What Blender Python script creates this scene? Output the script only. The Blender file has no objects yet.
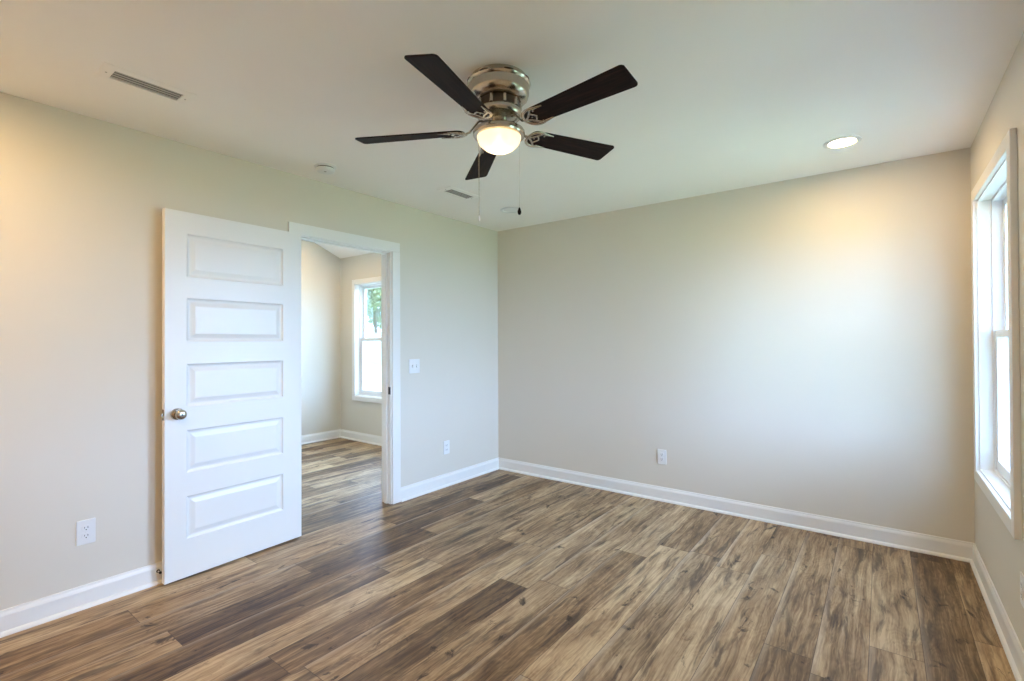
import bpy, bmesh, math, random
from mathutils import Vector, Matrix
random.seed(7)
S = bpy.context.scene
C = S.collection
PI = math.pi

# ------------------------------------------------------------------ camera
F_PX, CX, CY = 489.27, 510.1, 337.36
cam_d = bpy.data.cameras.new('camera')
cam = bpy.data.objects.new('camera', cam_d); C.objects.link(cam)
cam_d.sensor_fit = 'HORIZONTAL'; cam_d.sensor_width = 36.0
cam_d.lens = 36.0 * F_PX / 1024
cam_d.shift_x = (512 - CX) / 1024
cam_d.shift_y = (CY - 340.5) / 1024
cam_d.clip_start = 0.02
yaw, pitch, roll = 0.65, 0.0076, -0.0042
right = Vector((math.cos(yaw), math.sin(yaw), 0))
fwd = Vector((-math.sin(yaw) * math.cos(pitch), math.cos(yaw) * math.cos(pitch), math.sin(pitch)))
up = right.cross(fwd)
r2 = right * math.cos(roll) + up * math.sin(roll)
u2 = up * math.cos(roll) - right * math.sin(roll)
M = Matrix((r2, u2, -fwd)).transposed().to_4x4()
M.translation = Vector((3.1512, -3.9386, 1.3083))
cam.matrix_world = M
S.camera = cam

# ------------------------------------------------------------------ view, world, lights
S.view_settings.view_transform = 'Standard'
S.view_settings.look = 'None'
S.view_settings.gamma = 1.0
S.view_settings.use_curve_mapping = False
S.view_settings.exposure = 0.92
S.cycles.use_denoising = True
S.cycles.max_bounces = 14
S.cycles.diffuse_bounces = 7
S.cycles.glossy_bounces = 4
S.cycles.transparent_max_bounces = 16
S.cycles.sample_clamp_indirect = 10.0
S.cycles.blur_glossy = 1.0

SKY = 20.0            # brightness of the bright overcast sky
LAMP = 205.0          # brightness of the recessed lamps' lenses
FAN = 0.14           # watts of the bulb in the fan's bowl
W = 3.575            # room width (x), back wall at y = 0
L = 4.56             # room length
H = 2.44

world = bpy.data.worlds.new('world'); S.world = world
world.use_nodes = True
wn = world.node_tree.nodes; wl = world.node_tree.links
wn.clear()
wo = wn.new('ShaderNodeOutputWorld'); wb = wn.new('ShaderNodeBackground')
wt = wn.new('ShaderNodeTexCoord'); wsep = wn.new('ShaderNodeSeparateXYZ')
wr = wn.new('ShaderNodeValToRGB')
wl.new(wt.outputs['Generated'], wsep.inputs[0]); wl.new(wsep.outputs['Z'], wr.inputs[0])
cr = wr.color_ramp
cr.elements[0].position = 0.0; cr.elements[0].color = (0.36, 0.57, 0.98, 1)
cr.elements[1].position = 0.7; cr.elements[1].color = (0.35, 0.58, 1.0, 1)
e = cr.elements.new(0.25); e.color = (0.41, 0.62, 1.0, 1)
wl.new(wr.outputs[0], wb.inputs[0])
wm = wn.new('ShaderNodeMapRange'); wm.interpolation_type = 'SMOOTHSTEP'      # brighter towards the hidden sun, +y
wl.new(wsep.outputs['Y'], wm.inputs['Value'])
wm.inputs['From Min'].default_value = -0.3; wm.inputs['From Max'].default_value = 0.9
wm.inputs['To Min'].default_value = SKY; wm.inputs['To Max'].default_value = SKY * 1.75
wl.new(wm.outputs['Result'], wb.inputs[1])
wl.new(wb.outputs[0], wo.inputs[0])


def portal(loc, rot, sx, sy):
    ld = bpy.data.lights.new('window_portal', 'AREA')
    ld.shape = 'RECTANGLE'; ld.size = sx; ld.size_y = sy
    ld.cycles.is_portal = True
    o = bpy.data.objects.new('window_portal', ld); C.objects.link(o)
    o.location = loc; o.rotation_euler = rot
    return o


# an area light shines along its -Z
portal((W + 0.17, -0.720, 1.33), (0, PI / 2, 0), 1.46, 0.90)
portal((W + 0.17, -2.080, 1.33), (0, PI / 2, 0), 1.46, 0.46)
portal((-1.965, 0.17, 1.33), (-PI / 2, 0, 0), 0.90, 1.46)
portal((-0.760, 0.17, 1.33), (-PI / 2, 0, 0), 0.90, 1.46)

# ------------------------------------------------------------------ materials


class NT:
    def __init__(self, name):
        self.m = bpy.data.materials.new(name); self.m.use_nodes = True
        self.t = self.m.node_tree; self.n = self.t.nodes; self.l = self.t.links
        self.b = self.n['Principled BSDF']; self.out = self.n['Material Output']

    def new(self, kind, **kw):
        x = self.n.new(kind)
        for k, v in kw.items():
            setattr(x, k, v)
        return x

    def link(self, a, b):
        self.l.new(a, b)

    def math(self, op, a, b=None, c=None, clamp=False):
        x = self.n.new('ShaderNodeMath'); x.operation = op; x.use_clamp = clamp
        for i, v in enumerate((a, b, c)):
            if v is None:
                continue
            if isinstance(v, (int, float)):
                x.inputs[i].default_value = v
            else:
                self.l.new(v, x.inputs[i])
        return x.outputs[0]

    def vec(self, x, y, z):
        c = self.n.new('ShaderNodeCombineXYZ')
        for i, v in enumerate((x, y, z)):
            if isinstance(v, (int, float)):
                c.inputs[i].default_value = v
            else:
                self.l.new(v, c.inputs[i])
        return c.outputs[0]

    def noise(self, v, scale=1.0, detail=4, rough=0.5, dist=0.0):
        x = self.n.new('ShaderNodeTexNoise')
        self.l.new(v, x.inputs['Vector'])
        x.inputs['Scale'].default_value = scale; x.inputs['Detail'].default_value = detail
        x.inputs['Roughness'].default_value = rough; x.inputs['Distortion'].default_value = dist
        return x.outputs['Fac']

    def mix(self, f, a, b, blend='MIX'):
        x = self.n.new('ShaderNodeMix'); x.data_type = 'RGBA'; x.blend_type = blend
        if isinstance(f, (int, float)):
            x.inputs[0].default_value = f
        else:
            self.l.new(f, x.inputs[0])
        for i, v in ((6, a), (7, b)):
            if isinstance(v, tuple):
                x.inputs[i].default_value = (*v, 1) if len(v) == 3 else v
            else:
                self.l.new(v, x.inputs[i])
        return x.outputs[2]

    def ramp(self, f, stops):
        x = self.n.new('ShaderNodeValToRGB')
        self.l.new(f, x.inputs[0])
        els = x.color_ramp.elements
        while len(els) < len(stops):
            els.new(0.5)
        for e, (p, c) in zip(els, stops):
            e.position = p; e.color = (*c, 1)
        return x.outputs[0]

    def bump(self, h, strength, dist):
        x = self.n.new('ShaderNodeBump')
        self.l.new(h, x.inputs['Height'])
        x.inputs['Strength'].default_value = strength; x.inputs['Distance'].default_value = dist
        self.l.new(x.outputs[0], self.b.inputs['Normal'])


def simple(name, col, rough=0.5, metal=0.0, var=0.03, scale=18.0, bump=0.0, spec=0.5, dist=0.002):
    t = NT(name)
    tc = t.new('ShaderNodeTexCoord').outputs['Object']
    n = t.noise(tc, scale, 3, 0.55)
    lo = tuple(max(0, c * (1 - var)) for c in col); hi = tuple(min(1, c * (1 + var)) for c in col)
    t.link(t.mix(n, lo, hi), t.b.inputs['Base Color'])
    t.b.inputs['Roughness'].default_value = rough
    t.b.inputs['Metallic'].default_value = metal
    t.b.inputs['Specular IOR Level'].default_value = spec
    if bump:
        t.bump(t.noise(tc, scale * 12, 2, 0.5), bump, dist)
    return t.m


wall_paint = simple('wall_paint', (0.725, 0.675, 0.585), 0.75, var=0.012, scale=3, bump=0.06, spec=0.25)
ceiling_paint = simple('ceiling_paint', (0.945, 0.92, 0.88), 0.85, var=0.012, scale=4, bump=0.10, spec=0.2)
trim_paint = simple('trim_paint', (0.85, 0.835, 0.80), 0.32, var=0.01, scale=6, spec=0.5)
door_paint = simple('door_paint', (0.85, 0.83, 0.79), 0.34, var=0.01, scale=6, spec=0.5)
vinyl_white = simple('vinyl_white', (0.84, 0.85, 0.86), 0.35, var=0.01)
plastic_white = simple('plastic_white', (0.82, 0.82, 0.81), 0.3, var=0.01)
slot_dark = simple('slot_dark', (0.03, 0.03, 0.03), 0.6)
rubber_black = simple('rubber_black', (0.012, 0.012, 0.013), 0.6)
vent_dark = simple('vent_dark', (0.16, 0.15, 0.14), 0.8)
louver_paint = simple('louver_paint', (0.46, 0.44, 0.41), 0.5)
nickel = simple('nickel', (0.50, 0.455, 0.385), 0.24, metal=1.0, var=0.06, scale=40)
nickel_dark = simple('nickel_dark', (0.10, 0.085, 0.07), 0.3, metal=1.0, var=0.1)
steel_dark_reflect = simple('steel_dark_reflect', (0.12, 0.115, 0.11), 0.35, metal=1.0, var=0.1)  # strike plate steel, with its dark reflection put into the base colour
fence_wood = simple('fence_wood', (0.38, 0.29, 0.20), 0.85, var=0.25, scale=4)
bark = simple('bark', (0.10, 0.075, 0.055), 0.9, var=0.35, scale=9)
leaf = simple('leaf', (0.16, 0.20, 0.07), 0.6, var=0.55, scale=1.6)
lawn_grass = simple('lawn_grass', (0.26, 0.28, 0.12), 0.95, var=0.35, scale=1.5)
stucco = simple('siding', (0.55, 0.55, 0.55), 0.85)


def make_floor_mat():
    t = NT('plank_floor')
    tc = t.new('ShaderNodeTexCoord').outputs['Object']
    sp = t.new('ShaderNodeSeparateXYZ'); t.link(tc, sp.inputs[0])
    x, y = sp.outputs[0], sp.outputs[1]
    PW, PL = 0.181, 1.52
    rx = t.math('DIVIDE', t.math('SUBTRACT', x, 0.02), PW)
    row = t.math('FLOOR', rx); fx = t.math('FRACT', rx)
    w1 = t.new('ShaderNodeTexWhiteNoise', noise_dimensions='1D')
    t.link(t.math('ADD', row, 37.3), w1.inputs['W'])
    qy = t.math('ADD', t.math('DIVIDE', y, PL), t.math('MULTIPLY', w1.outputs['Value'], 7.0))
    col = t.math('FLOOR', qy); fy = t.math('FRACT', qy)
    w2 = t.new('ShaderNodeTexWhiteNoise', noise_dimensions='2D')
    t.link(t.vec(t.math('ADD', row, 11.5), t.math('ADD', col, 3.5), 0), w2.inputs['Vector'])
    rc = t.new('ShaderNodeSeparateXYZ'); t.link(w2.outputs['Color'], rc.inputs[0])
    a, b, c = rc.outputs
    off = t.math('MULTIPLY', a, 60.0)
    off2 = t.math('MULTIPLY', b, 40.0)
    X = lambda k: t.math('MULTIPLY', x, k)
    Y = lambda k: t.math('MULTIPLY', y, k)
    # slow warp so that the grain wanders round the knots
    warp = t.noise(t.vec(X(6.0), Y(2.6), off), 1.0, 3, 0.5)
    xw = t.math('ADD', x, t.math('MULTIPLY', t.math('SUBTRACT', warp, 0.5), 0.05))
    XW = lambda k: t.math('MULTIPLY', xw, k)
    fine = t.noise(t.vec(XW(120.0), Y(4.0), off), 1.0, 5, 0.7)
    streak = t.noise(t.vec(XW(34.0), Y(1.7), off2), 1.0, 5, 0.62, 0.4)
    patch = t.noise(t.vec(X(8.5), Y(2.6), off), 1.0, 4, 0.6, 0.6)
    # cathedral rings
    ringsrc = t.noise(t.vec(X(6.5), Y(1.7), off2), 1.0, 3, 0.45, 0.3)
    rings = t.math('SINE', t.math('MULTIPLY', ringsrc, 150.0))
    # long dark mineral smears, broken up by the grain
    sm = t.noise(t.vec(XW(19.0), Y(2.3), t.math('ADD', off2, 5.0)), 1.0, 5, 0.62, 0.5)
    sm = t.math('ADD', sm, t.math('MULTIPLY', t.math('SUBTRACT', fine, 0.5), 0.22))
    smear = t.math('MULTIPLY', t.math('SUBTRACT', sm, 0.53), 9.0, clamp=True)
    # small hard knots
    kn = t.noise(t.vec(XW(12.0), Y(5.2), t.math('ADD', off, 9.0)), 1.0, 5, 0.66, 0.6)
    knot = t.math('MULTIPLY', t.math('SUBTRACT', kn, 0.615), 16.0, clamp=True)
    tone = t.math('ADD', t.math('MULTIPLY', fine, 0.62), t.math('MULTIPLY', streak, 0.56))
    tone = t.math('ADD', tone, t.math('MULTIPLY', patch, 0.44))
    tone = t.math('ADD', tone, t.math('MULTIPLY', rings, 0.020))
    tone = t.math('ADD', tone, t.math('MULTIPLY', t.math('SUBTRACT', c, 0.5), 0.30))
    tone = t.math('SUBTRACT', tone, 0.355)
    base = t.ramp(tone, [(0.20, (0.058, 0.032, 0.017)), (0.38, (0.185, 0.106, 0.050)),
                         (0.52, (0.335, 0.210, 0.108)), (0.72, (0.58, 0.41, 0.225))])
    grey = t.ramp(tone, [(0.20, (0.060, 0.042, 0.030)), (0.38, (0.178, 0.120, 0.068)),
                         (0.52, (0.335, 0.232, 0.134)), (0.72, (0.58, 0.44, 0.275))])
    g = t.math('MULTIPLY', t.math('ADD', t.math('MULTIPLY', a, 0.8), t.math('MULTIPLY', patch, 0.5)), 0.6, clamp=True)
    colr = t.mix(g, base, grey)
    colr = t.mix(t.math('MULTIPLY', smear, 0.72), colr, (0.050, 0.031, 0.023))
    colr = t.mix(t.math('MULTIPLY', knot, 0.85), colr, (0.022, 0.013, 0.009))
    # worn pale edge on one long side of some planks
    pale = t.math('MULTIPLY', t.math('SUBTRACT', 0.16, fx), 6.0, clamp=True)
    pale = t.math('MULTIPLY', pale, t.math('GREATER_THAN', b, 0.45))
    pale = t.math('MULTIPLY', pale, t.math('MULTIPLY', streak, 0.85))
    colr = t.mix(pale, colr, (0.55, 0.44, 0.32))
    # seams
    ex = t.math('MINIMUM', fx, t.math('SUBTRACT', 1.0, fx))
    ey = t.math('MINIMUM', fy, t.math('SUBTRACT', 1.0, fy))
    sx = t.math('LESS_THAN', ex, 0.007); sy = t.math('LESS_THAN', ey, 0.0010)
    seam = t.math('MAXIMUM', sx, sy)
    colr = t.mix(t.math('MULTIPLY', seam, 0.7), colr, (0.045, 0.028, 0.02))
    t.link(colr, t.b.inputs['Base Color'])
    t.link(t.math('ADD', 0.40, t.math('MULTIPLY', fine, 0.2)), t.b.inputs['Roughness'])
    t.b.inputs['Specular IOR Level'].default_value = 0.32
    hgt = t.math('SUBTRACT', t.math('MULTIPLY', fine, 0.35), seam)
    t.bump(hgt, 0.22, 0.002)
    return t.m


floor_mat = make_floor_mat()


def make_blade_mat():
    t = NT('dark_walnut')
    tc = t.new('ShaderNodeTexCoord').outputs['Object']
    sp = t.new('ShaderNodeSeparateXYZ'); t.link(tc, sp.inputs[0])
    n = t.noise(t.vec(t.math('MULTIPLY', sp.outputs[0], 7.0), t.math('MULTIPLY', sp.outputs[1], 85.0), sp.outputs[2]), 1.0, 5, 0.6, 0.5)
    col = t.ramp(n, [(0.3, (0.006, 0.0035, 0.003)), (0.55, (0.017, 0.008, 0.0065)), (0.8, (0.045, 0.020, 0.015))])
    t.link(col, t.b.inputs['Base Color'])
    t.b.inputs['Roughness'].default_value = 0.6
    t.b.inputs['Specular IOR Level'].default_value = 0.12
    return t.m


walnut = make_blade_mat()


def emit_mat(name, col, strength):
    t = NT(name)
    t.b.inputs['Base Color'].default_value = (0.85, 0.83, 0.8, 1)
    t.b.inputs['Roughness'].default_value = 0.4
    t.b.inputs['Emission Color'].default_value = (*col, 1)
    t.b.inputs['Emission Strength'].default_value = strength
    return t.m


WARM = (1.0, 0.67, 0.33)
lens_lit = emit_mat('lens_lit', WARM, LAMP)
lens_dim = emit_mat('lens_dimmed', WARM, LAMP * 0.48)   # the lamp by the window is turned down
lens_fill = emit_mat('lens_fill', WARM, LAMP * 0.55)  # lens of the fill lamp added behind the camera
bulb_lit = emit_mat('bulb_lit', (1.0, 0.80, 0.52), 2.5)


def make_bowl_mat():
    t = NT('frosted_glass')
    for x in list(t.n):
        if x != t.out:
            t.n.remove(x)
    tl = t.new('ShaderNodeBsdfTranslucent'); tl.inputs[0].default_value = (0.95, 0.88, 0.74, 1)
    tr = t.new('ShaderNodeBsdfTransparent'); tr.inputs[0].default_value = (1.0, 0.92, 0.78, 1)
    gl = t.new('ShaderNodeBsdfGlossy'); gl.inputs['Roughness'].default_value = 0.25
    em = t.new('ShaderNodeEmission'); em.inputs[0].default_value = (1.0, 0.74, 0.42, 1); em.inputs[1].default_value = 0.33
    tc = t.new('ShaderNodeTexCoord')
    n = t.noise(tc.outputs['Object'], 22, 3, 0.5)
    m1 = t.new('ShaderNodeMixShader')
    t.link(t.math('ADD', 0.84, t.math('MULTIPLY', n, 0.1)), m1.inputs[0])
    t.link(tr.outputs[0], m1.inputs[1]); t.link(tl.outputs[0], m1.inputs[2])
    m2 = t.new('ShaderNodeMixShader'); m2.inputs[0].default_value = 0.05
    t.link(m1.outputs[0], m2.inputs[1]); t.link(gl.outputs[0], m2.inputs[2])
    ad = t.new('ShaderNodeAddShader')
    t.link(m2.outputs[0], ad.inputs[0]); t.link(em.outputs[0], ad.inputs[1])
    t.link(ad.outputs[0], t.out.inputs[0])
    return t.m


bowl_glass = make_bowl_mat()


def make_glass():
    t = NT('pane_glass')
    for x in list(t.n):
        if x != t.out:
            t.n.remove(x)
    tr = t.new('ShaderNodeBsdfTransparent'); tr.inputs[0].default_value = (0.95, 0.975, 0.97, 1)
    gl = t.new('ShaderNodeBsdfGlossy'); gl.inputs['Roughness'].default_value = 0.01
    fr = t.new('ShaderNodeFresnel'); fr.inputs[0].default_value = 1.5
    m = t.new('ShaderNodeMixShader')
    t.link(t.math('MULTIPLY', fr.outputs[0], 0.8), m.inputs[0])
    t.link(tr.outputs[0], m.inputs[1]); t.link(gl.outputs[0], m.inputs[2])
    t.link(m.outputs[0], t.out.inputs[0])
    return t.m


pane_glass = make_glass()

# ------------------------------------------------------------------ mesh helpers


class MB:
    def __init__(self):
        self.bm = bmesh.new()

    def quad(self, *p):
        vs = [self.bm.verts.new(q) for q in p]
        return self.bm.faces.new(vs)

    def box(self, x0, x1, y0, y1, z0, z1):
        p = [(x, y, z) for z in (z0, z1) for y in (y0, y1) for x in (x0, x1)]
        v = [self.bm.verts.new(q) for q in p]
        for f in ((0, 2, 3, 1), (4, 5, 7, 6), (0, 1, 5, 4), (2, 6, 7, 3), (0, 4, 6, 2), (1, 3, 7, 5)):
            self.bm.faces.new([v[i] for i in f])
        return self

    def prism(self, poly, f0, f1):
        """poly: list of 2-D points; f0/f1 map a 2-D point to 3-D at either end"""
        a = [self.bm.verts.new(f0(*p)) for p in poly]
        b = [self.bm.verts.new(f1(*p)) for p in poly]
        n = len(poly)
        self.bm.faces.new(a); self.bm.faces.new(list(reversed(b)))
        for i in range(n):
            j = (i + 1) % n
            self.bm.faces.new((a[j], a[i], b[i], b[j]))
        return self

    def lathe(self, prof, seg=40, axis='z', at=(0, 0, 0), closed=False):
        rings = []
        for r, h in prof:
            if r < 1e-6:
                q = [(0, 0, h)]
            else:
                q = [(r * math.cos(2 * PI * i / seg), r * math.sin(2 * PI * i / seg), h) for i in range(seg)]
            ring = []
            for (x, y, z) in q:
                if axis == 'y':
                    x, y, z = x, z, -y
                elif axis == 'x':
                    x, y, z = z, y, -x
                ring.append(self.bm.verts.new((x + at[0], y + at[1], z + at[2])))
            rings.append(ring)
        pairs = list(zip(rings, rings[1:]))
        if closed:
            pairs.append((rings[-1], rings[0]))
        for a, b in pairs:
            for i in range(seg):
                j = (i + 1) % seg
                if len(a) == 1 and len(b) == 1:
                    continue
                if len(a) == 1:
                    self.bm.faces.new((a[0], b[j], b[i]))
                elif len(b) == 1:
                    self.bm.faces.new((a[i], a[j], b[0]))
                else:
                    self.bm.faces.new((a[i], a[j], b[j], b[i]))
        return self

    def tube(self, pts, r, seg=10, flat=1.0, taper=None):
        pts = [Vector(p) for p in pts]
        rings = []
        for i, p in enumerate(pts):
            t = (pts[min(i + 1, len(pts) - 1)] - pts[max(i - 1, 0)]).normalized()
            s = Vector((0, 0, 1)) if abs(t.z) < 0.9 else Vector((1, 0, 0))
            a = t.cross(s).normalized(); b = a.cross(t).normalized()
            rr = r * (taper[i] if taper else 1)
            rings.append([self.bm.verts.new(p + a * rr * math.cos(2 * PI * k / seg) + b * rr * flat * math.sin(2 * PI * k / seg))
                          for k in range(seg)])
        for a, b in zip(rings, rings[1:]):
            for k in range(seg):
                j = (k + 1) % seg
                self.bm.faces.new((a[k], a[j], b[j], b[k]))
        self.bm.faces.new(rings[0]); self.bm.faces.new(list(reversed(rings[-1])))
        return self

    def wall(self, us, vs, holes, t0, t1, f):
        """slab with rectangular holes: us, vs are the outer spans, f(u, v, t) places a point"""
        U = sorted(set([us[0], us[1]] + [h[i] for h in holes for i in (0, 1)]))
        V = sorted(set([vs[0], vs[1]] + [h[i] for h in holes for i in (2, 3)]))
        U = [u for u in U if us[0] <= u <= us[1]]; V = [v for v in V if vs[0] <= v <= vs[1]]

        def solid(i, j):
            if not (0 <= i < len(U) - 1 and 0 <= j < len(V) - 1):
                return False
            u = (U[i] + U[i + 1]) / 2; v = (V[j] + V[j + 1]) / 2
            return not any(h[0] < u < h[1] and h[2] < v < h[3] for h in holes)
        cache = {}

        def vert(i, j, t):
            k = (i, j, t)
            if k not in cache:
                cache[k] = self.bm.verts.new(f(U[i], V[j], t))
            return cache[k]
        for i in range(len(U) - 1):
            for j in range(len(V) - 1):
                if not solid(i, j):
                    continue
                for t in (t0, t1):
                    self.bm.faces.new((vert(i, j, t), vert(i + 1, j, t), vert(i + 1, j + 1, t), vert(i, j + 1, t)))
                for di, dj, p, q in ((-1, 0, (0, 0), (0, 1)), (1, 0, (1, 0), (1, 1)), (0, -1, (0, 0), (1, 0)), (0, 1, (0, 1), (1, 1))):
                    if not solid(i + di, j + dj):
                        self.bm.faces.new((vert(i + p[0], j + p[1], t0), vert(i + q[0], j + q[1], t0),
                                           vert(i + q[0], j + q[1], t1), vert(i + p[0], j + p[1], t1)))
        return self

    def build(self, name, mat, parent=None, bevel=0.0, smooth=False, seg=2):
        bmesh.ops.recalc_face_normals(self.bm, faces=self.bm.faces)
        me = bpy.data.meshes.new(name)
        self.bm.to_mesh(me); self.bm.free()
        me.materials.append(mat)
        o = bpy.data.objects.new(name, me); C.objects.link(o)
        if parent is not None:
            o.parent = parent
        if smooth:
            for p in me.polygons:
                p.use_smooth = True
            md = o.modifiers.new('edges', 'EDGE_SPLIT'); md.split_angle = math.radians(38)
        if bevel:
            b = o.modifiers.new('bevel', 'BEVEL'); b.width = bevel; b.segments = seg; b.limit_method = 'ANGLE'
        return o


def thing(name, label, cat, loc=(0, 0, 0), rz=0.0, group=None, kind=None):
    o = bpy.data.objects.new(name, None); C.objects.link(o)
    o.empty_display_size = 0.05
    o.location = loc; o.rotation_euler = (0, 0, rz)
    return tag(o, label, cat, group, kind)


def tag(o, label=None, cat=None, group=None, kind=None):
    if label: o['label'] = label
    if cat: o['category'] = cat
    if group: o['group'] = group
    if kind: o['kind'] = kind
    return o


def copy_tree(o, parent=None):
    c = o.copy(); C.objects.link(c)
    if parent is not None:
        c.parent = parent
    for ch in list(o.children):
        copy_tree(ch, c)
    return c


def dup(o, loc, rz, label, group=None):
    c = copy_tree(o)
    c.location = loc; c.rotation_euler = (0, 0, rz); c['label'] = label
    if group: c['group'] = group
    return c


def struct(o, label, cat):
    return tag(o, label, cat, kind='structure')


# ------------------------------------------------------------------ shell
TW = 0.115                       # inner wall thickness
TE = 0.17                        # outer wall thickness
FX = -2.77                       # far wall of the next room
DOOR_A, DOOR_B, DOOR_H = -2.195, -1.367, 2.048      # rough opening in the left wall
WIN_W, WIN_Z0, WIN_Z1 = 0.924, 0.588, 2.072
W1A, W1B = -1.182, -0.258        # window in the right wall (in the picture)
W2A, W2B = -2.300, -1.860        # narrow window added for its daylight (out of the picture)
W3A, W3B = -2.420, -1.496        # window of the next room, in x
W4A, W4B = -1.200, -0.276        # window added to light the next room, out of view

struct(MB().box(FX - 0.1, W + TE, -L - 0.1, TE, -0.12, 0.0).build('floor', floor_mat),
       'brown and grey rustic wood plank floor running through both rooms', 'floor')
struct(MB().box(-0.05, W + TE, -L - 0.1, TE, H, H + 0.1).build('ceiling', ceiling_paint),
       'off white painted flat bedroom ceiling', 'ceiling')
struct(MB().wall((-L, 0.0), (0.0, 3.7), [(DOOR_A, DOOR_B, 0.0, DOOR_H)], -TW, 0.0, lambda u, v, t: (t, u, v)).build('wall_left', wall_paint),
       'greige painted left wall with the doorway to the next room', 'wall')
struct(MB().box(-TW, W + TE, 0.0, TE, 0.0, 3.7).build('wall_back', wall_paint),
       'greige painted blank wall facing the camera', 'wall')
struct(MB().wall((-L, 0.0), (0.0, H), [(W1A, W1B, WIN_Z0, WIN_Z1), (W2A, W2B, WIN_Z0, WIN_Z1)], W, W + TE,
                 lambda u, v, t: (t, u, v)).build('wall_right', wall_paint),
       'greige painted window wall at the right side', 'wall')
struct(MB().box(-TW, W + TE, -L - 0.1, -L, 0.0, 3.7).build('wall_front', wall_paint),
       'greige painted wall behind the camera', 'wall')
# next room
struct(MB().box(FX - 0.1, FX, -L, TE, 0.0, 3.7).build('wall_far_left', wall_paint),
       'greige far wall seen through the doorway', 'wall')
struct(MB().wall((FX, -TW), (0.0, 3.7), [(W3A, W3B, WIN_Z0, WIN_Z1), (W4A, W4B, WIN_Z0, WIN_Z1)], 0.0, TE, lambda u, v, t: (u, t, v)).build('wall_far_back', wall_paint),
       'greige window wall of the next room seen through the doorway', 'wall')
struct(MB().box(FX - 0.1, -TW, -L - 0.1, -L, 0.0, 3.7).build('wall_far_front', wall_paint),
       'greige wall of the next room out of view', 'wall')
zc = lambda y: 2.452 + 0.42 * (-y if y > -L / 2 else L + y)
m = MB()
m.prism([(TE, zc(0) - 0.42 * TE), (-L / 2, zc(-L / 2)), (-L - 0.1, zc(-L) - 0.04), (-L - 0.1, zc(-L) + 0.1), (-L / 2, zc(-L / 2) + 0.14), (TE, zc(0) + 0.07)],
        lambda a, b: (FX - 0.1, a, b), lambda a, b: (-TW + 0.02, a, b))
struct(m.build('ceiling_far', ceiling_paint), 'vaulted off white ceiling of the next room', 'ceiling')

# ------------------------------------------------------------------ baseboards (board with a stepped top, and a shoe moulding as a part)
BH = 0.112
PROF = [(0, 0), (0.013, 0), (0.013, BH - 0.026), (0.0105, BH - 0.017), (0.0075, BH - 0.010), (0.006, BH), (0, BH)]
SHOE = [(0.0129, 0), (0.026, 0), (0.0255, 0.006), (0.022, 0.013), (0.017, 0.0175), (0.0129, 0.019)]


def baseboard(name, label, p, q, n):
    """from p to q along a wall whose normal into the room is n; mitred ends are simply butted"""
    p = Vector((*p, 0)); q = Vector((*q, 0)); n = Vector((*n, 0))
    f0 = lambda d, z: tuple(p + n * d + Vector((0, 0, z)))
    f1 = lambda d, z: tuple(q + n * d + Vector((0, 0, z)))
    o = struct(MB().prism(PROF, f0, f1).build(name, trim_paint), label, 'baseboard')
    MB().prism(SHOE, f0, f1).build('shoe_moulding', trim_paint, o)
    return o


CAS_L0, CAS_L1 = -2.240, -2.167        # door casing, left board
CAS_R0, CAS_R1 = -1.375, -1.296        # door casing, right board
baseboard('baseboard_left', 'white baseboard between the doorway and the room corner', (0, CAS_R1), (0, 0), (1, 0))
baseboard('baseboard_left_near', 'white baseboard under the outlet left of the open door', (0, -L), (0, CAS_L0), (1, 0))
baseboard('baseboard_back', 'white baseboard along the blank facing wall', (0, 0), (W, 0), (0, -1))
baseboard('baseboard_right', 'white baseboard under the window at right', (W, -L), (W, 0), (-1, 0))
baseboard('baseboard_far_left', 'white baseboard of the far wall beyond the doorway', (FX, -L), (FX, 0), (1, 0))
baseboard('baseboard_far_back', 'white baseboard below the window beyond the doorway', (FX, 0), (-TW, 0), (0, -1))

# ------------------------------------------------------------------ door casing and jamb
trim = bpy.data.objects.new('trim_1', None); C.objects.link(trim)
struct(trim, 'white painted casing and jamb around the doorway', 'door trim')
JA, JB, JH = DOOR_A + 0.018, DOOR_B - 0.018, DOOR_H - 0.018     # clear opening
for sx in (0, 1):
    x0, x1 = (0.0, 0.011) if sx == 0 else (-TW - 0.011, -TW)
    MB().box(x0, x1, CAS_L0, CAS_L1, 0, 2.036).build('side_casing', trim_paint, trim, bevel=0.003)
    MB().box(x0, x1 + (0.005 if sx == 0 else 0), CAS_R0, CAS_R1, 0, 2.036).build('side_casing', trim_paint, trim, bevel=0.003)
    MB().box(x0, x1 + (0.003 if sx == 0 else 0), CAS_L0, CAS_R1, 2.036, 2.112).build('head_casing', trim_paint, trim, bevel=0.003)
MB().box(-TW, 0.0, DOOR_A, JA, 0, DOOR_H).build('jamb', trim_paint, trim, bevel=0.0015)
jr = MB().box(-TW, 0.0, JB, DOOR_B, 0, DOOR_H).build('jamb', trim_paint, trim, bevel=0.0015)
MB().box(-TW, 0.0, JA, JB, JH, DOOR_H).build('head_jamb', trim_paint, trim)
MB().box(-0.072, -0.038, JB - 0.011, JB, 0, JH).build('door_stop_strip', trim_paint, trim, bevel=0.002)
MB().box(-0.072, -0.038, JA, JA + 0.011, 0, JH).build('door_stop_strip', trim_paint, trim, bevel=0.002)
MB().box(-0.072, -0.038, JA + 0.011, JB - 0.011, JH - 0.011, JH).build('door_stop_strip', trim_paint, trim, bevel=0.002)
sp_ = MB().wall((-0.027, 0.0), (0.882, 0.942), [(-0.020, -0.007, 0.897, 0.927)], JB - 0.0016, JB, lambda u, v, t: (u, t, v)).build('strike_plate', steel_dark_reflect, jr)
sp_['label'] = 'metal strike plate coloured for its dark reflection'
MB().box(-0.020, -0.007, JB - 0.0005, JB, 0.897, 0.927).build('latch_hole', slot_dark, sp_)

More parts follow.
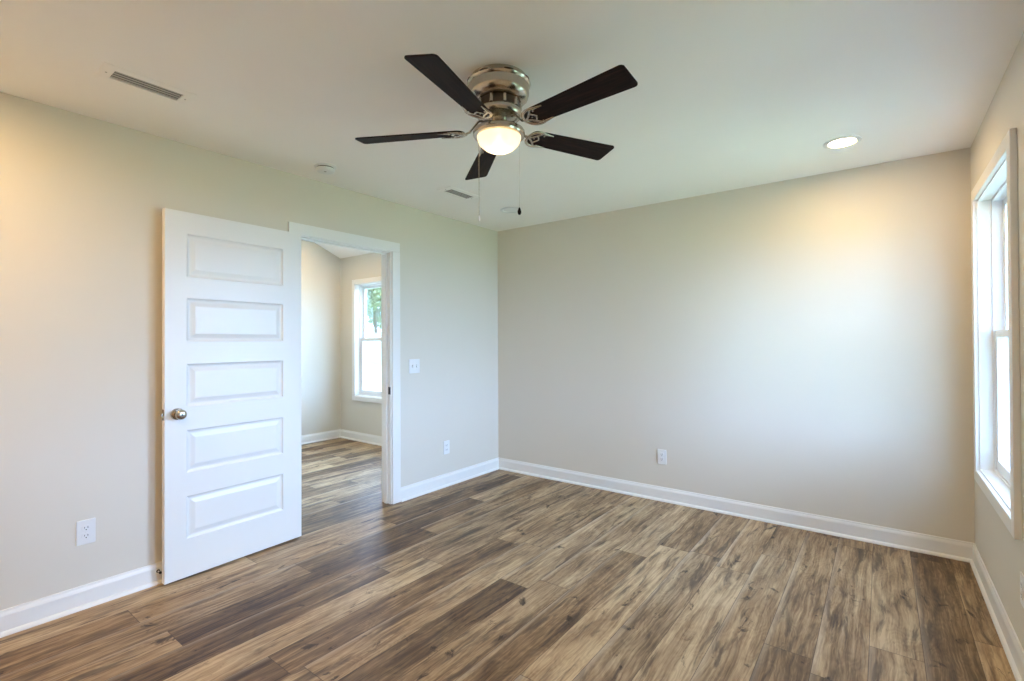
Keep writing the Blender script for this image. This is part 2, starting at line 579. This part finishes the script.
# ------------------------------------------------------------------ door leaf, open flat against the wall
DW, DT, DZ0, DZ1 = 0.797, 0.034, 0.010, 2.034
door = thing('door_1', 'white five panel door swung open flat against the left wall', 'door', (0.0125, -2.173, 0.0), -PI / 2 + math.radians(2.45), kind='structure')
PX0, PX1 = 0.127, 0.692
PZ = [(0.218, 0.456), (0.584, 0.822), (0.950, 1.190), (1.312, 1.556), (1.672, 1.914)]
m = MB()
bm = m.bm
holes = [(PX0, PX1, a, b) for a, b in PZ]
m.wall((0, DW), (DZ0, DZ1), holes, 0.0, DT, lambda u, v, t: (u, t, v))
# drop the side faces of the five holes, they become moulded panels
dead = [f for f in bm.faces if abs(f.normal.y if f.normal.length else 0) < 0.5 and
        any(h[0] - 1e-4 <= v.co.x <= h[1] + 1e-4 and h[2] - 1e-4 <= v.co.z <= h[3] + 1e-4 for h in holes for v in [f.verts[0]]) and
        all(DZ0 + 0.01 < v.co.z < DZ1 - 0.01 and 0.01 < v.co.x < DW - 0.01 for v in f.verts)]
bm.normal_update()
dead = [f for f in bm.faces if abs(f.normal.y) < 0.5 and all(DZ0 + 0.01 < v.co.z < DZ1 - 0.01 and 0.01 < v.co.x < DW - 0.01 for v in f.verts)]
bmesh.ops.delete(bm, geom=dead, context='FACES')
RINGS = [(0.0, 0.0), (0.003, 0.0015), (0.007, 0.0062), (0.014, 0.0090), (0.020, 0.0092), (0.024, 0.0085), (0.044, 0.0030), (0.049, 0.0026)]
for (x0, x1, z0, z1) in holes:
    for y_face, sgn in ((DT, -1), (0.0, 1)):
        prev = None
        for d, dep in RINGS:
            q = [(x0 + d, z0 + d), (x1 - d, z0 + d), (x1 - d, z1 - d), (x0 + d, z1 - d)]
            ring = [bm.verts.new((a, y_face + sgn * dep, b)) for a, b in q]
            if prev:
                for i in range(4):
                    j = (i + 1) % 4
                    bm.faces.new((prev[i], prev[j], ring[j], ring[i]))
            prev = ring
        bm.faces.new(prev)
bmesh.ops.remove_doubles(bm, verts=bm.verts, dist=1e-5)
slab = m.build('door_slab', door_paint, door)
# knob on a round rose
KU, KZ = 0.737, 0.917
kn = MB().lathe([(0, 0), (0.0325, 0), (0.0325, 0.003), (0.030, 0.0075), (0.022, 0.0105), (0.013, 0.012), (0.011, 0.016), (0.011, 0.026),
                 (0.015, 0.030), (0.0225, 0.035), (0.0268, 0.042), (0.0275, 0.049), (0.0255, 0.056), (0.0200, 0.0605), (0.011, 0.0628), (0, 0.0632)],
                36, 'y', (KU, DT, KZ)).build('door_knob', nickel, door, smooth=True)
kn['label'] = 'satin nickel round knob'
MB().lathe([(0, 0), (0.0055, 0), (0.005, 0.0012), (0, 0.0012)], 16, 'y', (KU, DT + 0.0630, KZ)).build('privacy_button', nickel_dark, kn, smooth=True)
lp = MB().box(DW - 0.0002, DW + 0.0015, 0.0045, DT - 0.0045, KZ - 0.029, KZ + 0.029).build('latch_plate', nickel, door)
MB().prism([(0.011, 0), (0.023, 0), (0.023, 0.009), (0.019, 0.011)], lambda a, b: (DW + 0.0014 + b, a, KZ - 0.008), lambda a, b: (DW + 0.0014 + b, a, KZ + 0.008)).build('latch_bolt', nickel, lp)
for z in (0.28, 1.03, 1.80):
    hg = MB().box(-0.0022, -0.0003, 0.002, 0.030, z - 0.045, z + 0.045).build('hinge', nickel, door)
    k = MB()
    for i in range(5):
        k.lathe([(0, 0), (0.0058, 0), (0.0058, 0.0172), (0, 0.0172)], 14, 'z', (-0.0068, 0.008, z - 0.0445 + i * 0.0178))
    k.lathe([(0, 0), (0.0046, 0.002), (0.003, 0.006), (0, 0.007)], 14, 'z', (-0.0068, 0.008, z + 0.0445))
    k.build('hinge_knuckle', nickel, hg, smooth=True)

# door stop on the baseboard
ds = thing('door_stop', 'small white door stop with black tip on the baseboard beside the open door edge', 'door stop', (0.013, -2.976, 0.068), 0)
MB().lathe([(0, 0), (0.009, 0), (0.0085, 0.003), (0.004, 0.0045), (0, 0.0045)], 18, 'x').build('base_flange', rubber_black, ds, smooth=True)
MB().lathe([(0, 0.0045), (0.0040, 0.0045), (0.0036, 0.026), (0, 0.026)], 14, 'x').build('rod', plastic_white, ds, smooth=True)
MB().lathe([(0, 0.0255), (0.0062, 0.0255), (0.0068, 0.031), (0.006, 0.036), (0, 0.037)], 16, 'x').build('rubber_tip', rubber_black, ds, smooth=True)

# ------------------------------------------------------------------ windows (local x along the wall, local +y outward)


def make_window(name, label, loc, rz, w=WIN_W):
    t = thing(name, label, 'window', loc, rz, kind='structure')
    z0, z1 = WIN_Z0, WIN_Z1
    cw = 0.058
    c = MB()
    # picture-frame casing: two boards and a raised outer band
    for a, b, cc, d in ((-cw, 0.004, z0 - cw, z1 + cw), (w - 0.004, w + cw, z0 - cw, z1 + cw)):
        MB().box(a, b, -0.022, 0.0, cc, d).build('side_casing', trim_paint, t, bevel=0.003)
    for cc, d in ((z0 - cw, z0 + 0.004), (z1 - 0.004, z1 + cw)):
        MB().box(0.004, w - 0.004, -0.022, 0.0, cc, d).build('head_casing' if cc > 1 else 'sill_casing', trim_paint, t, bevel=0.003)
    j = MB(); j.wall((0, w), (z0, z1), [(0.012, w - 0.012, z0 + 0.012, z1 - 0.012)], -0.004, 0.06, lambda u, v, y: (u, y, v))
    j.build('jamb_liner', trim_paint, t)
    f = MB(); f.wall((0, w), (z0, z1), [(0.024, w - 0.024, z0 + 0.024, z1 - 0.024)], 0.050, 0.140, lambda u, v, y: (u, y, v))
    fr = f.build('window_frame', vinyl_white, t, bevel=0.002)
    a, b = 0.024, w - 0.024
    zb, zt = z0 + 0.024, z1 - 0.024
    zm = 1.335
    for nm, y0, za, ze in (('lower_sash', 0.058, zb, zm + 0.02), ('upper_sash', 0.094, zm - 0.02, zt)):
        s = MB(); s.wall((a, b), (za, ze), [(a + 0.042, b - 0.042, za + (0.055 if nm[0] == 'l' else 0.036), ze - 0.036)], y0, y0 + 0.032, lambda u, v, y: (u, y, v))
        so = s.build(nm, vinyl_white, t, bevel=0.003)
        MB().box(a + 0.042, b - 0.042, y0 + 0.013, y0 + 0.018, za + (0.055 if nm[0] == 'l' else 0.036), ze - 0.036).build('glass_pane', pane_glass, so)
        if nm[0] == 'l':
            lk = MB().box(w / 2 - 0.03, w / 2 + 0.03, y0 + 0.003, y0 + 0.028, ze, ze + 0.008)
            lk.box(w / 2 - 0.006, w / 2 + 0.03, y0 + 0.006, y0 + 0.018, ze + 0.008, ze + 0.017)
            lk.build('sash_lock', vinyl_white, so, bevel=0.002)
    return t


win1 = make_window('window_1', 'white double hung window in the right wall', (W, W1B, 0), -PI / 2)
added_win2 = make_window('added_window_2', 'narrower white double hung window added for daylight nearer the camera, out of frame', (W, W2B, 0), -PI / 2, W2B - W2A)  # added window, sized for the daylight it lets in
win3 = copy_tree(win1); win3.name = 'window_3'; win3.location = (W3A, 0, 0); win3.rotation_euler = (0, 0, 0)
win3['label'] = 'white double hung window seen through the open doorway'

added_win4 = copy_tree(win3); added_win4.name = 'added_window_4'; added_win4.location = (W4A, 0, 0)  # added window, brings more daylight into the next room
added_win4['label'] = 'white double hung window added to light the next room, out of view'

# ------------------------------------------------------------------ electrical plates (local x along the wall, +y out of the wall, z up; at the plate's centre)


def rrect(w, h, r, n=5):
    pts = []
    for cx_, cy_, a0 in ((w / 2 - r, h / 2 - r, 0), (-w / 2 + r, h / 2 - r, 90), (-w / 2 + r, -h / 2 + r, 180), (w / 2 - r, -h / 2 + r, 270)):
        for i in range(n + 1):
            a = math.radians(a0 + 90 * i / n)
            pts.append((cx_ + r * math.cos(a), cy_ + r * math.sin(a)))
    return pts


def plate(w, h, d, parent):
    return MB().prism(rrect(w, h, 0.004), lambda a, b: (a, 0, b), lambda a, b: (a, d, b)).build('cover_plate', plastic_white, parent, bevel=0.002)


def make_outlet(label, loc, rz):
    t = thing('wall_outlet', label, 'outlet', loc, rz, 'wall outlets')
    plate(0.074, 0.120, 0.0055, t)
    for s in (-1, 1):
        zc_ = s * 0.0195
        oc = [(0.0172 * math.cos(2 * PI * i / 32), max(-0.0143, min(0.0143, 0.0172 * math.sin(2 * PI * i / 32)))) for i in range(32)]
        rc = MB().prism(oc, lambda a, b: (a, 0.0055, b + zc_), lambda a, b: (a, 0.0075, b + zc_)).build('receptacle', plastic_white, t)
        for sx, hh in ((-0.0064, 0.0092), (0.0064, 0.0075)):
            MB().box(sx - 0.0012, sx + 0.0012, 0.0072, 0.0078, zc_ + 0.0035 - hh / 2, zc_ + 0.0035 + hh / 2).build('slot', slot_dark, rc)
        MB().lathe([(0, 0), (0.0026, 0), (0.0026, 0.0006), (0, 0.0006)], 12, 'y', (0, 0.0072, zc_ - 0.0075)).build('ground_hole', slot_dark, rc)
    MB().lathe([(0, 0), (0.0034, 0), (0.0028, 0.0012), (0, 0.0014)], 14, 'y', (0, 0.0055, 0)).build('screw', plastic_white, t)
    return t


# left wall: +y local must point to world +x  -> rz = -90 deg
o1 = make_outlet('white duplex outlet on the left wall near the open door', (0.0, -3.277, 0.372), -PI / 2)
dup(o1, (0.0, -0.755, 0.348), -PI / 2, 'white outlet on the wall between the doorway and the corner, below the switch')
dup(o1, (1.712, 0.0, 0.357), PI, 'white outlet on the blank facing wall above its baseboard')
dup(o1, (W, -1.262, 0.347), PI / 2, 'white outlet cut by the right picture edge below the window')

sw = thing('light_switch', 'white double toggle light switch beside the doorway', 'light switch', (0.0, -1.136, 1.100), -PI / 2)
plate(0.117, 0.118, 0.0055, sw)
for s in (-1, 1):
    x_ = s * 0.023
    MB().box(x_ - 0.0055, x_ + 0.0055, 0.0052, 0.0065, -0.0125, 0.0125).build('toggle_collar', louver_paint, sw)
    tg = MB().prism([(0.0060, -0.010), (0.0060, 0.010), (0.018, 0.0125 if s > 0 else -0.005), (0.0175, 0.005 if s > 0 else -0.0125)],
                    lambda a, b: (x_ - 0.0045, a, b), lambda a, b: (x_ + 0.0045, a, b)).build('toggle', plastic_white, sw, bevel=0.001)
    for zz in (-0.030, 0.030):
        MB().lathe([(0, 0), (0.0032, 0), (0.0026, 0.0012), (0, 0.0013)], 12, 'y', (x_, 0.0055, zz)).build('screw', plastic_white, sw)

# ------------------------------------------------------------------ ceiling registers, smoke detector, recessed lights


def make_vent(label, loc):
    t = thing('ceiling_vent', label, 'vent', loc, 0, 'ceiling air vents')
    w, l = 0.150, 0.335           # x, y
    iw, il = 0.086, 0.250
    # bevelled face frame
    f = MB(); bm = f.bm
    ringz = [(w / 2, l / 2, 0.0), (w / 2 - 0.002, l / 2 - 0.002, -0.003), (iw / 2 + 0.008, il / 2 + 0.008, -0.008), (iw / 2, il / 2, -0.008), (iw / 2, il / 2, 0.0)]
    prev = None
    for a, b, z in ringz:
        ring = [bm.verts.new(q) for q in ((-a, -b, z), (a, -b, z), (a, b, z), (-a, b, z))]
        if prev:
            for i in range(4):
                j = (i + 1) % 4
                bm.faces.new((prev[i], prev[j], ring[j], ring[i]))
        prev = ring
    f.build('face_frame', ceiling_paint, t)
    MB().box(-iw / 2, iw / 2, -il / 2, il / 2, -0.0018, -0.0004).build('duct_opening', slot_dark, t)
    n = 4
    for i in range(n):
        x_ = -iw / 2 + (i + 0.5) * iw / n
        s = -0.35
        MB().prism([(-0.0052, 0.0008 + s * 0.0022), (-0.0052, s * 0.0022), (0.0052, -s * 0.0022), (0.0052, 0.0008 - s * 0.0022)],
                   lambda a, b: (x_ + a, -il / 2, -0.0050 + b), lambda a, b: (x_ + a, il / 2, -0.0050 + b)).build('louver', louver_paint, t)
    for s in (-1, 1):
        MB().lathe([(0, 0), (0.004, 0), (0.003, -0.0014), (0, -0.0016)], 12, 'z', (0, s * (il / 2 + 0.02), -0.0068)).build('screw', louver_paint, t)
    return t


v1 = make_vent('white rectangular ceiling vent above the open door, nearest the left picture edge', (0.592, -3.195, H))
dup(v1, (0.585, -1.200, H), 0, 'white rectangular ceiling vent beyond the fan, near the room corner')

sd = thing('smoke_detector', 'round white smoke detector on the ceiling above the doorway', 'smoke detector', (0.300, -2.150, H))
MB().lathe([(0, 0), (0.068, 0), (0.068, -0.006), (0.064, -0.009), (0, -0.009)], 40).build('mounting_base', plastic_white, sd, smooth=True)
MB().lathe([(0.052, -0.009), (0.052, -0.017), (0, -0.017)], 40).build('sensor_gap', vent_dark, sd, smooth=True)
MB().lathe([(0, -0.0165), (0.058, -0.0165), (0.058, -0.026), (0.051, -0.035), (0.040, -0.039), (0, -0.040)], 40).build('detector_body', plastic_white, sd, smooth=True)
MB().lathe([(0, 0), (0.008, 0), (0.007, -0.002), (0, -0.0022)], 16, 'z', (0.018, -0.012, -0.0395)).build('test_button', louver_paint, sd)


def make_downlight(label, loc, lit, group='recessed ceiling lights'):
    t = thing('recessed_light', label, 'ceiling light', loc, 0, group)
    MB().lathe([(0.092, 0.0), (0.092, -0.004), (0.086, -0.0075), (0.070, -0.0085), (0.066, -0.006), (0.064, -0.001), (0.064, 0.0)], 48).build('trim_ring', plastic_white, t, smooth=True)
    MB().lathe([(0, -0.0042), (0.066, -0.0036), (0.066, -0.001), (0, -0.001)], 48).build('lens', lit or plastic_white, t, smooth=True)
    return t


rl = make_downlight('lit recessed ceiling light near the facing wall and window', (2.978, -0.563, H), lens_dim)
rl2 = make_downlight('lit recessed ceiling light over the near left corner, out of frame', (0.60, -4.00, H), lens_lit)
make_downlight('recessed ceiling light added behind the camera for fill, out of frame', (2.40, -4.00, H), lens_fill)  # added lamp, lifts the room's warm light from out of frame
dup(rl2, (-2.00, -0.75, 2.452 + 0.42 * 0.75), 0, 'lit recessed light in the vaulted ceiling of the next room, out of frame').rotation_euler = (-math.atan(0.42), 0, 0)
make_downlight('unlit round recessed light in the ceiling corner beyond the fan', (0.612, -0.580, H), None)

# ------------------------------------------------------------------ ceiling fan
FC = Vector((1.840, -2.287, 0))
fan = thing('ceiling_fan', 'flush mount ceiling fan with five dark blades and lit frosted bowl', 'ceiling fan', (FC.x, FC.y, H), 0)
ZB = 2.22 - H            # blade plane, from the ceiling
MB().lathe([(0, 0), (0.122, 0), (0.126, -0.010), (0.134, -0.018), (0.137, -0.026), (0.134, -0.032), (0.130, -0.036), (0.131, -0.066),
            (0.126, -0.082), (0.112, -0.096), (0.092, -0.102), (0, -0.102)], 64).build('motor_housing', nickel, fan, smooth=True)
vb = fan.children[0]
for i in range(8):                                   # dark cooling slots round the housing's upper band
    a = i * PI / 4 + 0.2
    c = MB()
    n = 6
    pts = []
    for k in range(n):
        b = a + (k / (n - 1) - 0.5) * 0.30
        pts.append((0.1345 * math.cos(b), 0.1345 * math.sin(b), -0.0215))
    c.tube(pts, 0.0042, 8, taper=[0.5, 0.9, 1, 1, 0.9, 0.5]).build('cooling_slot', nickel_dark, vb, smooth=True)
MB().lathe([(0.0, -0.101), (0.088, -0.101), (0.090, -0.108), (0.090, -0.132), (0.086, -0.140), (0.0, -0.140)], 56).build('motor_band', nickel_dark, fan, smooth=True)
for i in range(10):
    a = i * 2 * PI / 10
    m = MB()
    pts = [(0.0915 * math.cos(a + d), 0.0915 * math.sin(a + d), z) for d, z in ((-0.14, -0.106), (-0.14, -0.134))]
    m.tube([(0.0905 * math.cos(a), 0.0905 * math.sin(a), -0.104), (0.0905 * math.cos(a), 0.0905 * math.sin(a), -0.136)], 0.008, 8).build('vent_rib', nickel, fan.children[1] if False else vb, smooth=True)
MB().lathe([(0, -0.138), (0.094, -0.138), (0.098, -0.146), (0.098, -0.158), (0.092, -0.166), (0.060, -0.172), (0, -0.172)], 56).build('flywheel', nickel, fan, smooth=True)
MB().lathe([(0, -0.170), (0.036, -0.170), (0.034, -0.180), (0.034, -0.205), (0.040, -0.214), (0, -0.214)], 40).build('switch_housing', nickel, fan, smooth=True)
# light kit
MB().lathe([(0, -0.212), (0.070, -0.212), (0.092, -0.217), (0.108, -0.224), (0.112, -0.231), (0.112, -0.244), (0.108, -0.250), (0.098, -0.252), (0.0, -0.240)], 56).build('light_fitter', nickel, fan, smooth=True)
bowl = MB().lathe([(0.0960, -0.2435), (0.0950, -0.255), (0.0905, -0.270), (0.0800, -0.286), (0.0630, -0.301), (0.0400, -0.312), (0.0180, -0.3165), (0, -0.3175)], 56).build('glass_bowl', bowl_glass, fan, smooth=True)
bowl['label'] = 'lit frosted glass bowl'
MB().lathe([(0, -0.243), (0.012, -0.243), (0.013, -0.258), (0.020, -0.268), (0.026, -0.275), (0.025, -0.284), (0.017, -0.291), (0, -0.294)], 24).build('bulb', bulb_lit, fan, smooth=True)
ld = bpy.data.lights.new('fan_bulb_light', 'POINT'); ld.energy = FAN; ld.color = (1.0, 0.76, 0.48); ld.shadow_soft_size = 0.006
lo = bpy.data.objects.new('fan_bulb_light', ld); C.objects.link(lo); lo.parent = fan; lo.location = (0, 0, -0.303)

# blade, local +x outward, pitched about its own axis
bl = []
R0, R1 = 0.150, 0.622
outline = []
hw0, hw1 = 0.048, 0.063
for i in range(9):                                    # rounded root
    a = PI / 2 + PI * i / 8
    outline.append((R0 + 0.030 + 0.030 * math.cos(a), hw0 * math.sin(a)))
rc_ = 0.016
for (cx_, cy_, a0) in ((R1 - rc_, -hw1 + rc_, -90), (R1 - rc_, hw1 - rc_, 0)):
    for i in range(7):
        a = math.radians(a0 + 90 * i / 6)
        outline.append((cx_ + rc_ * math.cos(a), cy_ + rc_ * math.sin(a)))
ANG0 = 284.58
ROTOR_TILT = -2.2
PITCH = math.radians(-12)
blade = MB().prism(outline, lambda a, b: (a, b, -0.0028), lambda a, b: (a, b, 0.0028)).build('blade', walnut, fan, bevel=0.0012)
# ornate bracket under the blade root: arm, crescent and inner scrolls
ir = MB()
zz = -0.0065
cres = []
for i in range(25):
    a = math.radians(66 + (294 - 66) * i / 24)
    cres.append((0.198 + 0.052 * math.cos(a), 0.050 * math.sin(a), zz))
cres = [(0.262, 0.043, zz)] + cres + [(0.262, -0.043, zz)]
ir.tube(cres, 0.0072, 10, 0.55, [0.35] + [1.0] * 25 + [0.35])
ir.tube([(0.150, 0.0, zz), (0.172, 0.012, zz), (0.190, 0.030, zz), (0.206, 0.047, zz)], 0.0052, 8, 0.6)
ir.tube([(0.150, 0.0, zz), (0.172, -0.012, zz), (0.190, -0.030, zz), (0.206, -0.047, zz)], 0.0052, 8, 0.6)
ir.tube([(0.186, 0.026, zz), (0.200, 0.010, zz), (0.206, 0.0, zz), (0.200, -0.010, zz), (0.186, -0.026, zz)], 0.0045, 8, 0.6)
ir.tube([(0.068, 0, 0.042), (0.086, 0, 0.041), (0.108, 0, 0.020), (0.128, 0, 0.0), (0.150, 0, zz)], 0.0105, 10, 0.5, [0.9, 0.9, 0.75, 0.8, 0.9])
iron = ir.build('blade_bracket', nickel, blade, smooth=True)
iron['label'] = 'scrolled nickel bracket'
for sx, sy in ((0.182, 0.0), (0.214, 0.036), (0.214, -0.036)):
    MB().lathe([(0, 0), (0.0048, 0), (0.004, -0.0025), (0, -0.003)], 12, 'z', (sx, sy, zz - 0.002 if sy else -0.0028)).build('screw', nickel, blade, smooth=True)
blade.location = (0, 0, ZB)
# the rotor hangs a touch out of level: lower towards the left wall's near end
view = Vector((-0.62, 0.785, 0))
TILT = Matrix.Rotation(math.radians(ROTOR_TILT), 3, view)


def blade_rot(k):
    return (TILT @ Matrix.Rotation(math.radians(ANG0 + 72 * k), 3, 'Z') @ Matrix.Rotation(PITCH, 3, 'X')).to_euler()


blade.rotation_euler = blade_rot(0)
for k in range(1, 5):
    c = copy_tree(blade, fan)
    c.rotation_euler = blade_rot(k)


def chain(x, y, z0, z1, fob, fobmat, g=1.0):
    m = MB()
    n = int((z0 - z1) / 0.0042)
    for i in range(n):
        z = z0 - i * 0.0042
        m.lathe([(0, 0.0019 * g), (0.0016 * g, 0.0011 * g), (0.0019 * g, 0), (0.0016 * g, -0.0011 * g), (0, -0.0019 * g)], 6, 'z', (x, y, z))
    m.tube([(x, y, z0), (x, y, z1)], 0.0006 * g, 5)
    o = m.build('pull_chain', nickel, fan, smooth=True)
    MB().lathe([(r, h + z1) for r, h in fob], 18, 'z', (x, y, 0)).build('chain_fob', fobmat, o, smooth=True)


LX, LY = 0.087 * 0.785, 0.087 * 0.620
chain(-LX, -LY, -0.246, 1.846 - H, [(0, 0.002), (0.0032, 0), (0.0040, -0.010), (0.0036, -0.020), (0, -0.023)], plastic_white)
chain(LX, LY, -0.246, 1.884 - H, [(0, 0.003), (0.0030, 0), (0.0062, -0.008), (0.0082, -0.017), (0.0075, -0.024), (0.004, -0.030), (0, -0.031)], walnut, 0.55)

# ------------------------------------------------------------------ outside
struct(MB().box(-45, 40, -30, 45, -0.4, -0.15).build('ground', lawn_grass), 'lawn outside the windows', 'lawn')
# wooden fence past the next room's window
fence = thing('wooden_fence', 'pale wooden board fence seen outside the far window', 'fence', (-23.0, 16.0, -0.15))
m = MB()
for i in range(66):
    x0 = -5.0 + i * 0.152
    m.box(x0, x0 + 0.144, -0.01, 0.01, 0.05, 2.02 + 0.02 * random.random())
m.build('boards', fence_wood, fence)
for z in (0.4, 1.1, 1.8):
    MB().box(-5, 5.03, 0.01, 0.05, z, z + 0.09).build('rail', fence_wood, fence)
for i in range(5):
    MB().box(-5 + i * 2.48, -4.9 + i * 2.48, 0.05, 0.15, 0, 1.98).build('post', fence_wood, fence)


def tree(label, loc, h, spread, leaves, seed):
    rnd = random.Random(seed)
    t = thing('tree', label, 'tree', loc, 0, 'trees beyond the fence')
    tr = MB()
    pts = [(0, 0, 0), (0.05, 0.02, h * 0.3), (-0.04, 0.06, h * 0.55), (0.03, 0, h * 0.9)]
    tr.tube(pts, 0.16, 9, taper=[1.2, 0.9, 0.65, 0.2])
    cl = []
    for i in range(12):
        a = rnd.random() * 2 * PI; z = h * (0.35 + 0.5 * rnd.random()); rr = spread * (0.4 + 0.6 * rnd.random()) * (1.1 - z / h * 0.6)
        q = (rr * math.cos(a), rr * math.sin(a), z + 0.5)
        tr.tube([(0, 0, z - 0.5), (q[0] * 0.5, q[1] * 0.5, z - 0.05), q], 0.05, 6, taper=[1, 0.7, 0.3])
        cl.append(Vector(q))
    tr.build('trunk', bark, t, smooth=True)
    cl += [Vector((0, 0, h * 0.8)), Vector((0, 0, h * 0.95))]
    lf = MB()
    for i in range(leaves):
        c = rnd.choice(cl)
        d = Vector((rnd.gauss(0, 1), rnd.gauss(0, 1), rnd.gauss(0, 0.7))) * spread * 0.27
        p = c + d
        u = Vector((rnd.gauss(0, 1), rnd.gauss(0, 1), rnd.gauss(0, 1))).normalized()
        v = u.cross(Vector((rnd.gauss(0, 1), rnd.gauss(0, 1), rnd.gauss(0, 1)))).normalized()
        s = 0.10 + 0.08 * rnd.random()
        lf.quad(p - u * s, p + v * s * 0.5, p + u * s, p - v * s * 0.5)
    lf.build('crown', leaf, t)
    return t


tree('leafy green tree over the fence, seen in the far window', (-27.6, 19.5, -0.15), 6.2, 2.0, 3200, 3)
tree('taller leafy tree behind the first one, seen in the far window', (-31.5, 23.5, -0.15), 8.0, 2.6, 3600, 5)
tree('low leafy tree at the right of the far window view', (-21.0, 20.5, -0.15), 5.0, 1.8, 2600, 8)
